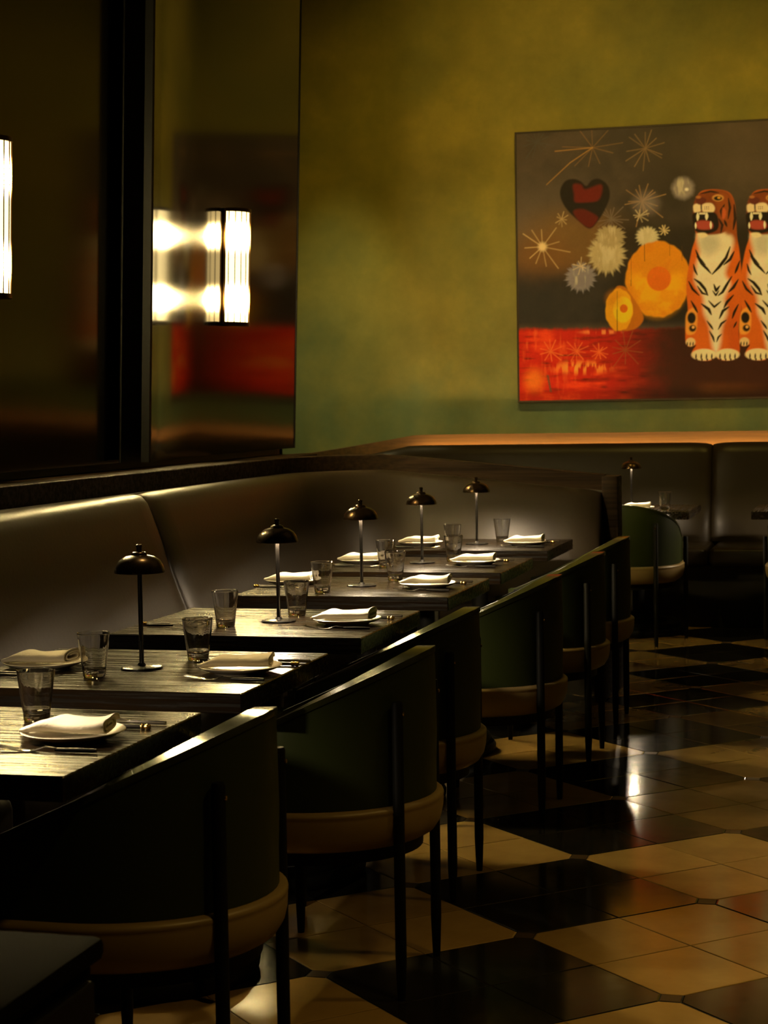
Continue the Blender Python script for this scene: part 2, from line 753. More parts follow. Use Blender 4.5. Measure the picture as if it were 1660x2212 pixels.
# travel away from the camera along the left, round the corner, then right: normal is on the seat side
CPATH = [(-2.72, 1.0), (-2.72, 8.30)] + arc(-2.17, 8.30, .55, PI, PI / 2, 14)[1:] + [(-1.26, 8.85)]
CP = resample(CPATH, .07)


def drop(p, s=0):
    # the partition's top falls gently towards its free end
    return -.115 * min(1, max(0, (p.x + 2.35) / 1.15))


t = thing('banquette', 'brown leather banquette along the mirror wall curving into a wood-capped partition', 'banquette', (-2.4, 6, 0))


def at0(g, root):
    V, Fs = g
    l = root.location
    return [(v[0] - l[0], v[1] - l[1], v[2] - l[2]) for v in V], Fs


CF = frames(CP)
obj('cap_rail', *at0(sweep(CF, [(-.10, 1.145), (-.004, 1.145), (0, 1.141), (0, 1.066), (-.10, 1.066)], drop), t), M_RAIL, t, 30)
# ledge between rail and mirrors
obj('ledge', *at0(box(-3.02, -2.815, 1.0, 9.23, 1.08, 1.14), t), M_RAIL, t)
# body behind the leather and the back of the partition
obj('back_body', *at0(sweep(CF, [(-.085, 1.07), (.02, 1.07), (.05, 1.0), (.20, .45), (.20, 0), (-.085, 0)], drop), t), M_DARKWALL, t, 30)
obj('end_post', *at0(box(-1.262, -1.186, 8.80, 8.955, 0, 1.032, .006), t), M_RAIL, t, 30)
obj('end_panel', *at0(box(-1.255, -1.20, 8.42, 8.80, 0, .62, .02), t), M_RAIL, t, 30)
LPROF = [(.022, 1.03), (.024, 1.060), (.045, 1.072), (.075, 1.066), (.098, 1.040), (.112, 1.0), (.135, .94), (.158, .87), (.184, .78), (.214, .70), (.246, .62), (.268, .54), (.275, .47), (.21, .46), (.10, .8)]


def cushion(fr, prof, taper=.05, depth=.028, zf=drop):
    L0, L1 = fr[0][2], fr[-1][2]
    # extra rings near both ends for the rolled-in seam
    ss = sorted(set([L0 + q for q in (0, .004, .012, .025, .05, .09, .14)] + [L1 - q for q in (0, .004, .012, .025, .05, .09, .14)] + [f[2] for f in fr[2:-2]]))
    rows = []
    for s in ss:
        k = 0
        while k < len(fr) - 2 and fr[k + 1][2] < s:
            k += 1
        a, b = fr[k], fr[k + 1]
        u = min(1, max(0, (s - a[2]) / max(1e-6, b[2] - a[2])))
        p = a[0].lerp(b[0], u)
        n = a[1].lerp(b[1], u).normalized()
        e = min(s - L0, L1 - s) / .14
        g = depth * (1 - math.sqrt(max(0, 1 - (1 - min(1, e)) ** 2)))
        dz = zf(p, s)
        row = []
        for i, (d, z) in enumerate(prof):
            inner = i >= len(prof) - 2 or i == 0
            dd = d if inner else d - g
            zz = z + (dz if z > .6 else dz * max(0, (z - .4) / .2)) - (g * .5 if 1 <= i <= 4 else 0)
            row.append((p.x + n.x * dd, p.y + n.y * dd, zz))
        rows.append(row)
    return loft(rows)




seam = 6.46
i1 = min(range(len(CF)), key=lambda i: abs(CF[i][0].y - 4.0) + (9 if CF[i][0].x > -2.7 else 0))
i2 = min(range(len(CF)), key=lambda i: abs(CF[i][0].y - seam) + (9 if CF[i][0].x > -2.7 else 0))
obj('back_cushion', *at0(cushion(CF[:i1 + 1], LPROF), t), M_LEATHER, t, 40)
obj('back_cushion', *at0(cushion(CF[i1:i2 + 1], LPROF), t), M_LEATHER, t, 40)
obj('back_cushion', *at0(cushion(CF[i2:], LPROF), t), M_LEATHER, t, 40)
for ya, yb in ((1.0, 3.99), (4.0, 6.45), (6.46, 8.3)):
    obj('seat_cushion', *at0(box(-2.52, -1.98, ya, yb, .36, .475, .035, 3), t), M_LEATHER2, t, 40)
obj('seat_cushion', *at0(box(-1.97, -1.30, 8.32, 8.66, .36, .475, .035, 3), t), M_LEATHER2, t, 40)
obj('seat_base', *at0(box(-2.60, -2.08, 1.0, 8.55, 0, .36), t), M_DARKWALL, t)

# ---------------------------------------------------------------- back banquette
t = thing('banquette', 'dark leather banquette along the green wall below the orange lit strip', 'banquette', (0, 11.6, 0))
BP = [(-3.60, 9.45), (-3.60, 11.40)] + arc(-3.0, 11.40, .60, PI, PI / 2, 14)[1:] + [(3.3, 12.0)]
BPR = resample(BP, .1)
BF = frames(BPR)


def bdrop(p, s=0):
    return -.105 * min(1, max(0, (-2.98 - p.x) / .56))


obj('back_board', *at0(sweep(BF, [(-.085, .9), (-.085, 1.188), (-.055, 1.188), (-.055, .9)], bdrop), t), M_BOARD, t, 30)
obj('back_body', *at0(sweep(BF, [(-.054, .94), (.03, .94), (.05, 1.02), (.20, .45), (.20, 0), (-.054, 0)], bdrop), t), M_DARKWALL, t, 30)
obj('led_strip', *at0(box(-2.97, 3.3, 12.022, 12.034, 1.02, 1.03), t), M_STRIP, t)['label'] = 'orange glowing light strip'
BPROF = [(.0, 1.0), (.002, 1.085), (.02, 1.112), (.06, 1.120), (.095, 1.098), (.112, 1.05), (.135, .95), (.165, .85), (.20, .75), (.235, .66), (.262, .57), (.272, .50), (.21, .48), (.10, .8)]


def bcut(x):
    return min(range(len(BF)), key=lambda i: abs(BF[i][0].x - x) + (9 if BF[i][0].y < 11.99 else 0))


k0, k1 = bcut(-.97), bcut(1.35)
for a, b in ((0, k0 + 1), (k0, k1 + 1), (k1, len(BF))):
    obj('back_cushion', *at0(cushion(BF[a:b], BPROF, zf=bdrop, depth=.04), t), M_LEATHER2, t, 40)
for xa, xb in ((-3.2, -.975), (-.965, 1.345), (1.355, 3.3)):
    obj('seat_cushion', *at0(box(xa, xb, 11.20, 11.80, .38, .50, .035, 3), t), M_LEATHER2, t, 40)
obj('seat_base', *at0(box(-3.2, 3.3, 11.39, 11.8, 0, .38), t), M_DARKWALL, t)

# ---------------------------------------------------------------- tables
TOP = .75


def make_table():
    t = thing('dining_table', '', 'table')
    obj('tabletop', *box(-.375, .375, -.34, .34, TOP - .046, TOP, .0025, 1), M_TABLE, t, 30)
    obj('column', *tube((0, 0, .10), (0, 0, TOP - .06), .036, .036, 20), M_BLACK, t, 40)
    obj('mounting_plate', *box(-.20, .20, -.20, .20, TOP - .062, TOP - .046, .004, 1), M_BLACK, t, 30)
    pr = [(0, 0), (.285, 0), (.297, .012), (.299, .028), (.290, .042), (.272, .046), (.276, .056), (.272, .072), (.252, .084), (.19, .092), (.10, .104), (.055, .122), (.036, .14)]
    obj('base', *lathe([(r_ * .92, z_) for r_, z_ in pr], 40), M_BLACK, t, 40)
    return t


TBL = Kind(make_table, 'square dark wood dining tables')
TY = [3.26, 4.19, 5.18, 6.25, 7.14, 8.18]
TXC = -1.735
TN = ['the front table', 'the second table', 'the third table', 'the fourth table', 'the fifth table', 'the last table, by the partition']
tl = ['dark wood table cut by the left edge, nearest the camera', 'second dark wood table from the front, its lamp unlit', 'third dark wood table from the front, no plate on its sofa side',
      'fourth dark wood table from the front, between two lit lamps', 'fifth dark wood table from the front, next to last in the row', 'last dark wood table of the row, against the wooden partition']
for y, l in zip(TY, tl):
    TBL.place((TXC, y, 0), 0, l)
# tables along the back wall
PX, PY = -1.37, 11.06
TBL.place((PX, PY, 0), PI / 2, 'dark wood table by the back wall banquette behind the green chair')
TBL.place((PX + 1.03, PY, 0), PI / 2, 'dark wood table by the back wall at the right edge of the photo')

# ---------------------------------------------------------------- chairs
ca, cb, cL = .31, .285, .17


def chair_path(off, n=28, m=5, z=None):
    """from the near arm's front round the back to the far arm's front; returns (x, y, theta)"""
    pts = []
    for k in range(m):
        pts.append((-cL + cL * k / m, -cb - off, -PI / 2))
    for k in range(n + 1):
        a = -PI / 2 + PI * k / n
        pts.append(((ca + off) * math.cos(a), (cb + off) * math.sin(a), a))
    for k in range(1, m + 1):
        pts.append((-cL * k / m, cb + off, PI / 2))
    return pts


def rim_z(x):
    return .665 + .45 * x


def make_chair():
    t = thing('tub_chair', '', 'chair')
    rows = []
    P0, P1 = chair_path(0), chair_path(-.042)
    for (xo, yo, a), (xi, yi, _) in zip(P0, P1):
        z = rim_z(xo) - .012
        lerp = lambda f: (xo + (xi - xo) * f, yo + (yi - yo) * f)
        row = []
        for f, zz in ((0, .455), (0, .52), (-.06, .60), (0, z - .015), (.03, z), (.97, z), (1, z - .015), (1.05, .6), (1, .455)):
            x, y = lerp(f)
            row.append((x, y, zz))
        rows.append(row)
    obj('backrest', *loft(rows), M_GREEN, t, 45)
    rows = []
    for (xo, yo, a), (xi, yi, _) in zip(P0, P1):
        z = rim_z(xo)
        row = []
        for f, dz in ((-.06, -.014), (-.06, -.0035), (-.03, .0004), (1.03, .0004), (1.06, -.0035), (1.05, -.014)):
            row.append((xo + (xi - xo) * f, yo + (yi - yo) * f, z + dz))
        rows.append(row)
    r = obj('rim_band', *loft(rows), M_RIM, t, 22)
    r['label'] = 'polished leather band along the top of the back'
    # stitched joints of the band
    for k in (9, 24, 30):
        (xo, yo, a), (xi, yi, _) = P0[k], P1[k]
        z = rim_z(xo) + .0006
        dx, dy = -(yi - yo), (xi - xo)
        L = math.hypot(dx, dy)
        dx, dy = dx / L * .0012, dy / L * .0012
        V = [(xo - dx, yo - dy, z - .001), (xo + dx, yo + dy, z - .001), (xi + dx, yi + dy, z - .001), (xi - dx, yi - dy, z - .001)]
        V += [(a_, b_, c_ + .0012) for a_, b_, c_ in V]
        obj('seam', V, [(0, 1, 2, 3), (4, 5, 6, 7), (0, 1, 5, 4), (1, 2, 6, 5), (2, 3, 7, 6), (3, 0, 4, 7)], M_BLACK, r)

    def dshape(off):
        P = [(x, y) for x, y, _ in chair_path(off)]
        fx = -cL - .07 - off
        P += [(fx + .03, cb + off - .005), (fx, cb + off - .04), (fx - .01, 0), (fx, -cb - off + .04), (fx + .03, -cb - off + .005)]
        return P
    rows = []
    for off, z in ((-.05, .352), (-.022, .354), (-.004, .364), (.009, .385), (.015, .41), (.0165, .432), (.0155, .4385), (.0175, .4415), (.0165, .4475), (.010, .4525), (-.002, .4545), (-.048, .4560), (-.06, .474), (-.08, .484), (-.14, .490)):
        rows.append([(x, y, z) for x, y in dshape(off)])
    obj('seat', *loft(rows), M_CREAM, t, 50)
    rows = [[(x, y, z) for x, y in dshape(-.035)] for z in (.322, .352)]
    obj('seat_frame', *loft(rows), M_BLACK, t, 30)

    def leg(x, y, zt):
        V, Fs = lathe([(0, 0), (.009, 0), (.010, .012), (.0135, .10), (.0135, zt - .006), (.011, zt), (0, zt)], 14, (x, y, 0))
        return obj('leg', V, Fs, M_BLACK, t, 40)
    for s in (-1, 1):
        l = leg(.268, s * .178, .70)
        V, Fs = tube((.2815, s * .178, .672), (.2845, s * .178, .672), .0045, .0045, 10)
        obj('screw', V, Fs, M_BRASS, l)
        leg(-.13, s * (cb + .022), .60)
    return t


CH_K = Kind(make_chair, 'green tub chairs')
# rear of the shell sits at x + .31
CX = -1.335
chairs = [(-1.43, 3.33, 'green tub chair nearest the camera, at the front table'),
          (CX, 4.275, 'second green tub chair from the front, cream seat edge catching light'),
          (-1.405, 5.13, 'third green tub chair from the front, mostly hidden behind the second'),
          (CX, 6.16, 'fourth green tub chair from the front, at the fourth table'),
          (CX + .01, 7.13, 'fifth green tub chair from the front, at the fifth table'),
          (CX, 7.97, 'sixth green tub chair from the front, last beside the partition')]
for x, y, l in chairs:
    CH_K.place((x, y, 0), 0, l)
CH_K.place((-1.37, 10.68, 0), -PI / 2, 'green tub chair seen from behind at the back wall table')
CH_K.place((-.30, 10.68, 0), -PI / 2, 'green tub chair cut by the right edge at the back wall')

# ---------------------------------------------------------------- table lamps


def make_lamp(lit):
    t = thing('table_lamp', '', 'lamp')
    obj('lamp_base', *lathe([(0, 0), (.0515, 0), (.052, .002), (.0515, .0045), (.0485, .006), (.012, .0085), (.008, .014), (0, .014)], 36), M_STEM, t, 40)
    obj('stem', *lathe([(.0058, .008), (.0058, .246)], 16), M_STEM, t, 60)
    pr = [(.0610, .236), (.0622, .237), (.0618, .242), (.0585, .253), (.050, .266), (.036, .2755), (.020, .280), (.019, .284), (.015, .287), (.0065, .288), (.0065, .297), (.0075, .299), (.0075, .304), (.005, .306), (0, .306)]
    inner = [(0, .2705), (.034, .268), (.048, .261), (.056, .251), (.060, .240), (.0610, .236)]
    obj('lamp_shade', *lathe(inner + pr[1:], 40), M_LAMP, t, 40)
    obj('shade_lining', *lathe([(.0598, .2390), (.0548, .2510), (.047, .2600), (.033, .2668), (.0066, .2688)], 32), M_LINING, t, 60)
    obj('light_disc', *lathe([(.0065, .2500), (.018, .2500), (.018, .2620), (.0065, .2620)], 28, closed=True), M_LED if lit else M_LEDOFF, t)
    return t


LK = Kind(lambda: make_lamp(True), 'black mushroom table lamps')
LKO = Kind(lambda: make_lamp(False), 'black mushroom table lamps')
LP = [(-1.83, 3.20, 1, None), (-1.738, 4.195, 0, 'unlit black mushroom lamp on the second table, the largest lamp in view'),
      (-1.708, 5.182, 1, 'lit black mushroom lamp on the third table from the front'),
      (-1.751, 6.256, 1, 'lit black mushroom lamp on the fourth table from the front'),
      (-1.761, 7.20, 1, 'lit black mushroom lamp on the fifth table from the front'),
      (-1.748, 8.20, 1, 'lit black mushroom lamp on the last table before the partition'),
      (-1.408, 11.06, 1, 'lit black mushroom lamp on the back wall table behind the green chair'),
      (-.36, 11.06, 1, None)]
for x, y, lit, l in LP:
    if l is None:
        l = 'lit black mushroom lamp on the front table, left of the frame' if y < 5 else 'lit black mushroom lamp on the right-hand back wall table'
    (LK if lit else LKO).place((x, y, TOP), 0, l)

# ---------------------------------------------------------------- tumblers, plates, napkins, cutlery


def make_tumbler():
    n = 32
    prof_o = [(.0001, 0), (.024, 0), (.0268, .003), (.0275, .010), (.0285, .02), (.02868, .0214), (.02998, .0314), (.03819, .0944), (.03936, .1034), (.0395, .1045), (.0393, .1056), (.0388, .106)]
    prof_i = [(.0382, .1058), (.0372, .1050), (.0370, .1040), (.0358, .0950), (.0281, .0370), (.0269, .0280), (.0266, .0257), (.0245, .0198), (.014, .0165), (.0001, .016)]
    V, Fs = lathe([(0, 0)] + prof_o[1:] + prof_i[:-1] + [(.004, .016), (0, .016)], n)
    # soft flutes at the heavy foot
    V = [(x, y, z) if z > .03 or (x * x + y * y) < .0004 or z < .002 else
         (x * (1 + .014 * math.cos(8 * math.atan2(y, x))), y * (1 + .014 * math.cos(8 * math.atan2(y, x))), z) for x, y, z in V]
    o = obj('tumbler', V, Fs, M_GLASS, None, 40)
    tag(o, '', 'glass')
    return o


def make_plate():
    pr = [(0, .004), (.055, .004), (.057, 0), (.062, 0), (.066, .004), (.085, .009), (.100, .0165), (.1015, .0185), (.100, .0195), (.084, .0125), (.066, .0085), (0, .0085)]
    o = obj('plate', *lathe(pr, 48), M_CERAMIC, None, 40)
    tag(o, '', 'plate')
    return o


def make_napkin(seed):
    rnd = random.Random(seed)
    ph = [rnd.uniform(0, 6) for _ in range(6)]
    L = .154
    nx = 22
    turns, ns = 2.35, 84
    rows = []
    th = .0032

    def pt(s, r):
        a = 2 * PI * s * turns
        f = 1 - .33 * s * turns / 1.2
        ry = (.052 * f + r)
        rz = (.0145 * f + r)
        c, q = math.cos(a), math.sin(a)
        ex = .62
        return ry * math.copysign(abs(c) ** ex, c), rz * math.copysign(abs(q) ** ex, q)
    for i in range(nx + 1):
        u = i / nx
        x = -L / 2 + L * u
        flat = (1 - .45 * math.exp(-(u / .12) ** 2)) * (.86 + .14 * u)
        row = []
        pk = .006 * math.exp(-((u - .22 - .06 * math.sin(ph[0])) / .12) ** 2) + .008 * math.exp(-((u - 1.) / .10) ** 2)
        for k in range(ns + 1):
            y, z = pt(k / ns, 0)
            row.append((y, z))
        inn = []
        for k in range(ns, -1, -1):
            y, z = pt(k / ns, -th)
            inn.append((y, z))
        full = []
        for y, z in row + inn:
            zz = (z + .0145) * flat
            zz += pk * (zz / .029) * (.75 + .25 * math.cos(y * 40 + ph[1]))
            zz += .0012 * math.sin(u * 9 + y * 60 + ph[2]) * (zz / .029)
            xx = x + .003 * math.sin(y * 50 + ph[3]) * (1 if u > .8 else .4) + (y - .02) * .28 * (1 - u) ** 1.5
            yy = y * (1 + .05 * math.sin(u * 4 + ph[4])) + .003 * math.sin(u * 5 + ph[5])
            full.append((xx, yy, zz))
        rows.append(full)
    V, Fs = loft(rows)
    # end caps of the spiral are built as quads between outer and inner run
    Fs = Fs[:-2]
    n = 2 * (ns + 1)
    for base, fl in ((0, 0), (nx * n, 1)):
        for k in range(ns):
            Fs.append((base + k, base + k + 1, base + n - 2 - k, base + n - 1 - k))
    o = obj('napkin', V, Fs, M_LINEN, None, 60)
    tag(o, '', 'napkin')
    return o


def flat_strip(pts, th=.0022):
    """closed strip through (x, half width, z) stations"""
    rows = []
    for x, w, z in pts:
        rows.append([(x, -w, z), (x, -w * .6, z + th), (x, w * .6, z + th), (x, w, z), (x, w * .6, z - th * .3), (x, -w * .6, z - th * .3)])
    return loft(rows)


def handle(t, x0, x1, hm=None, cap=True):
    xs = x1 - .020
    rows = []
    for k in range(7):
        u = k / 6
        x = x0 + (xs - x0) * u
        r = .0036 + .0016 * math.sin(PI * min(1, u * .8))
        rows.append([(x, r * math.cos(2 * PI * q / 10), .0055 + r * .85 * math.sin(2 * PI * q / 10)) for q in range(10)])
    obj('handle', *loft(rows), hm or M_HANDLE, t, 50)
    if not cap:
        return
    rows = []
    for x, r in ((xs, .0050), (xs + .001, .0058), (xs + .006, .0058), (xs + .007, .0048), (xs + .010, .0048), (xs + .011, .0058), (xs + .018, .0058), (xs + .020, .004)):
        rows.append([(x, r * math.cos(2 * PI * q / 12), .0058 + r * math.sin(2 * PI * q / 12)) for q in range(12)])
    obj('end_cap', *loft(rows), M_BRASS, t, 50)


def make_knife():
    t = thing('table_knife', '', 'knife')
    obj('blade', *flat_strip([(-.105, .001, .001), (-.098, .006, .001), (-.06, .0085, .001), (-.01, .008, .0015), (0, .004, .004), (.012, .004, .0055)], .0014), M_STEEL, t, 40)
    handle(t, .008, .100)
    return t


def make_fork():
    t = thing('table_fork', '', 'fork')
    head = flat_strip([(-.065, .011, .004), (-.055, .0125, .002), (-.042, .011, .0015), (-.028, .005, .004), (-.01, .0028, .010), (.012, .003, .0075)], .0016)
    tines = [flat_strip([(-.105, .0006, .010), (-.095, .0013, .0075), (-.08, .0015, .0055), (-.06, .0016, .0035)], .0014) for _ in range(4)]
    parts = [head]
    for q, (V, Fs) in enumerate(tines):
        parts.append(([(x, y + (q - 1.5) * .0062, z) for x, y, z in V], Fs))
    obj('fork_head', *join(*parts), M_STEEL, t, 40)
    handle(t, .010, .112, None, False)
    return t


def make_spoon():
    t = thing('table_spoon', '', 'spoon')
    rows = []
    n = 14
    st = [(-.105, .003), (-.100, .010), (-.088, .0165), (-.072, .0185), (-.058, .0155), (-.046, .008), (-.038, .0032), (-.015, .0028), (.012, .003)]
    for i, (x, w) in enumerate(st):
        u = (x + .105) / .067
        cup = .008 * math.sin(PI * min(1, max(0, u)))
        zb = .008 + (.004 * math.sin(PI * max(0, min(1, (x + .04) / .05))) if x > -.04 else 0)
        top, bot = [], []
        for k in range(n + 1):
            v = -1 + 2 * k / n
            top.append((x, w * v, zb - cup * (1 - v * v) + .0006))
            bot.append((x, w * v * .98, zb - cup * (1 - v * v) - .0008))
        rows.append(top + bot[::-1])
    obj('spoon_bowl', *loft(rows), M_STEEL, t, 50)
    handle(t, .008, .112, M_STEEL, False)
    return t


TUM = Kind(make_tumbler, 'clear glass tumblers')
PLA = Kind(make_plate, 'ivory side plates')
NAP = [Kind(lambda s=s: make_napkin(s), 'folded cream napkins') for s in (3, 11, 23)]
KNI = Kind(make_knife, 'black handled knives')
FOR = Kind(make_fork, 'black handled forks')
SPO = Kind(make_spoon, 'steel spoons')

SETS = [  # plate right, plate left, tumblers right, left, knife right, fork right, spoon right, cutlery left
    ((-1.497, 3.262), None, (-1.661, 3.445), (-1.93, 3.10)),
    ((-1.473, 4.165), (-1.985, 4.165), (-1.653, 4.360), (-1.798, 4.045)),
    ((-1.488, 5.150), None, (-1.703, 5.346), (-1.826, 5.046)),
    ((-1.503, 6.225), (-2.020, 6.300), (-1.684, 6.470), (-1.828, 6.030)),
    ((-1.530, 7.150), (-2.000, 7.170), (-1.652, 7.290), (-1.865, 7.020)),
    ((-1.512, 8.150), (-1.990, 8.110), (-1.663, 8.360), (-1.807, 7.960))]
for i, (pr, pl, tr, tlft) in enumerate(SETS):
    tn = TN[i]
    PLA.place((*pr, TOP), 0, 'ivory plate under a napkin on the aisle side of ' + tn)
    d = {1: 'dim tan'}.get(i, 'brightly lit cream')
    NAP[i % 3].place((pr[0], pr[1], TOP + .014), [.05, .12, .03, .02, 0, .04][i], d + ' napkin on the aisle side plate of ' + tn)
    TUM.place((*tr, TOP), 0, 'clear tumbler on the aisle side of ' + tn)
    if i:
        TUM.place((*tlft, TOP), .3, 'clear tumbler on the banquette side of ' + tn)
    ky = pr[1] + .125
    KNI.place((pr[0] + .01, ky, TOP), -.03, 'black handled knife behind the aisle side plate of ' + tn)
    FOR.place((pr[0] + .015, pr[1] - .135, TOP), -.04 if i else .02, 'black handled fork before the aisle side plate of ' + tn)
    SPO.place((pr[0] + .03, ky + .055, TOP), -.06, 'steel spoon behind the aisle side plate of ' + tn)
    if pl:
        PLA.place((*pl, TOP), 0, 'ivory plate under a napkin on the banquette side of ' + tn)
        NAP[(i + 1) % 3].place((pl[0], pl[1], TOP + .014), 0, ('dim tan' if i == 1 else 'cream') + ' folded napkin on the sofa side plate of ' + tn)
    if i:
        q = pl if pl else (-1.985, 5.17)
        KNI.place((q[0] - .005, q[1] - .125, TOP), PI + .03, 'black handled knife on the banquette side of ' + tn)
        FOR.place((q[0] + .02, q[1] - .160, TOP), PI - .03, 'black handled fork on the banquette side of ' + tn)
# back wall table
PLA.place((-1.35, 10.86, TOP), PI / 2, 'ivory plate on the back wall table behind the green chair')
NAP[1].place((-1.35, 10.86, TOP + .014), 0, 'glowing white folded napkin on the back wall table behind the green chair')
TUM.place((-1.185, 10.84, TOP), 0, 'clear tumbler on the back wall table beside the white napkin')

# ---------------------------------------------------------------- dark cabinet in the near corner
t = thing('service_cabinet', 'black low cabinet corner at the bottom left of the photo', 'cabinet', (-1.35, 1.95, 0))
obj('cabinet_body', *at0(box(-1.72, -.985, 1.72, 2.18, .05, .668), t), M_BLACKF, t)
obj('cabinet_top', *at0(box(-1.73, -.97, 1.70, 2.20, .668, .70, .012, 2), t), M_BLACKF, t, 40)
obj('plinth', *at0(box(-1.70, -1.01, 1.75, 2.15, 0, .05), t), M_BLACK, t)
for ya in (1.735, 1.952):
    obj('door', *at0(box(-.985, -.972, ya, ya + .212, .07, .65, .003, 1), t), M_BLACK, t, 30)

PAINT_GAIN = (1.12, 1.30, 2.5)
# ---------------------------------------------------------------- painting (its picture is worked out as paint colours per point of the canvas)
CX0, CX1, CZ0, CZ1 = -2.268, -.36, 1.405, 3.15
NXP, NZP = 560, 512
gx, gz = np.meshgrid(np.linspace(CX0, CX1, NXP), np.linspace(CZ0, CZ1, NZP))
tt = (CZ1 - gz) / (CZ1 - CZ0)
uu = (gx - CX0) / 1.62
PXX = 45 + 30 * tt + uu * (1615 - 30 * tt)
PYY = 150 - 85 * uu + tt * (1700 + 70 * uu)
rng = np.random.default_rng(5)


def vnoise(fx, fy, octs=3, seed=0):
    r = np.random.default_rng(seed)
    out = np.zeros_like(PXX)
    amp = tot = 0
    for o in range(octs):
        sx, sy = fx * 2 ** o, fy * 2 ** o
        g = r.random((int(2100 / 1 * sx) + 4, int(2100 * sy) + 4))
        X, Y = PXX.clip(0, 2090) * sx, PYY.clip(0, 2090) * sy
        xi, yi = X.astype(int), Y.astype(int)
        fx_, fy_ = X - xi, Y - yi
        fx_, fy_ = fx_ * fx_ * (3 - 2 * fx_), fy_ * fy_ * (3 - 2 * fy_)
        v = (g[xi, yi] * (1 - fx_) + g[xi + 1, yi] * fx_) * (1 - fy_) + (g[xi, yi + 1] * (1 - fx_) + g[xi + 1, yi + 1] * fx_) * fy_
        out += v * .5 ** o
        tot += .5 ** o
    return out / tot


def lin(c):
    c = np.array(c, float) / 255
    return np.where(c <= .04045, c / 12.92, ((c + .055) / 1.055) ** 2.4)


IMG = np.zeros(PXX.shape + (3,))
N1, N2, N3 = vnoise(.004, .004, 4, 1), vnoise(.012, .012, 4, 2), vnoise(.05, .012, 3, 3)
STREAK = vnoise(.008, .05, 3, 4)


def put(mask, col):
    IMG[:] = IMG * (1 - mask[..., None]) + lin(col) * mask[..., None]


def sstep(a, b, x):
    t = np.clip((x - a) / (b - a), 0, 1)
    return t * t * (3 - 2 * t)


def ell(cx, cy, rx, ry, soft=.05, wob=0, seed=0, lobes=9):
    dx, dy = (PXX - cx) / rx, (PYY - cy) / ry
    r = np.hypot(dx, dy)
    if wob:
        a = np.arctan2(dy, dx)
        r = r * (1 + wob * np.sin(a * lobes + seed) + wob * .6 * np.sin(a * (lobes * 2 + 1) + 2 * seed) + wob * (N2 - .5))
    return 1 - sstep(1 - soft, 1 + soft, r)


def stroke(pts, w, taper=True, soft=3.):
    best = np.full(PXX.shape, 1e9)
    n = len(pts) - 1
    for k in range(n):
        (x0, y0), (x1, y1) = pts[k], pts[k + 1]
        dx, dy = x1 - x0, y1 - y0
        L = dx * dx + dy * dy + 1e-9
        t = np.clip(((PXX - x0) * dx + (PYY - y0) * dy) / L, 0, 1)
        d = np.hypot(PXX - x0 - t * dx, PYY - y0 - t * dy)
        s = (k + t) / n
        ww = w * (np.sin(PI * np.clip(s * .9 + .05, 0, 1)) * .8 + .2 if taper else 1)
        best = np.minimum(best, d - ww)
    return 1 - sstep(-soft, soft, best)


def poly(pts, soft=5.):
    inside = np.zeros(PXX.shape, bool)
    dist = np.full(PXX.shape, 1e9)
    n = len(pts)
    for k in range(n):
        (x0, y0), (x1, y1) = pts[k], pts[(k + 1) % n]
        c = ((y0 > PYY) != (y1 > PYY)) & (PXX < (x1 - x0) * (PYY - y0) / (y1 - y0 + 1e-9) + x0)
        inside ^= c
        dx, dy = x1 - x0, y1 - y0
        t = np.clip(((PXX - x0) * dx + (PYY - y0) * dy) / (dx * dx + dy * dy + 1e-9), 0, 1)
        dist = np.minimum(dist, np.hypot(PXX - x0 - t * dx, PYY - y0 - t * dy))
    sd = np.where(inside, -dist, dist)
    return 1 - sstep(-soft, soft, sd)


def crom(pts, n=5):
    P = np.array(pts, float)
    out = []
    m = len(P)
    for i in range(m):
        p0, p1, p2, p3 = P[i - 1], P[i], P[(i + 1) % m], P[(i + 2) % m]
        for k in range(n):
            t = k / n
            out.append(tuple(.5 * (2 * p1 + (p2 - p0) * t + (2 * p0 - 5 * p1 + 4 * p2 - p3) * t * t + (3 * p1 - p0 - 3 * p2 + p3) * t ** 3)))
    return out


def burst(cx, cy, r, n, col, w=3, a0=0, lo=.5, alpha=1., seed=1):
    q = np.random.default_rng(seed)
    m = np.zeros(PXX.shape)
    for k in range(n):
        a = a0 + 2 * PI * k / n + q.uniform(-.18, .18)
        rr = r * q.uniform(lo, 1)
        m = np.maximum(m, stroke([(cx, cy), (cx + rr * .55 * math.cos(a), cy + rr * .55 * math.sin(a)), (cx + rr * math.cos(a), cy + rr * math.sin(a))], w * .8, False, 3.5) * q.uniform(.6, 1))
    put(m * alpha, col)


# ground: grey smoke above, dark blue-black middle, red band
put(np.ones(PXX.shape), (62, 50, 34))
put(sstep(.35, .75, N1) * .7, (84, 66, 44))
put((1 - sstep(0, 420, np.abs(PXX - 1100))) * (1 - sstep(500, 800, PYY)) * .75, (30, 24, 12))
put(ell(1500, 250, 420, 260, .8) * .5, (92, 72, 44))
put(ell(200, 640, 330, 240, .7) * .6, (104, 84, 58))
put(ell(430, 830, 330, 190, .6) * .75, (128, 88, 34))
put(ell(210, 960, 200, 150, .6) * .7, (120, 76, 28))
put(sstep(950, 1120, PYY) * (1 - sstep(1340, 1390, PYY)) * (1 - .25 * N2), (40, 34, 26))
put(sstep(560, 760, PXX) * sstep(620, 800, PYY) * (1 - sstep(1300, 1380, PYY)) * .85, (32, 22, 10))
red = sstep(1375, 1410, PYY + 20 * (N3 - .5))
put(red, (110, 16, 4))
put(red * (1 - sstep(380, 1150, PXX + 240 * (N2 - .5))) * sstep(.25, .6, STREAK + .18), (205, 26, 4))
put(red * sstep(620, 1150, PXX + 200 * (N2 - .5)) * .9, (46, 22, 6))
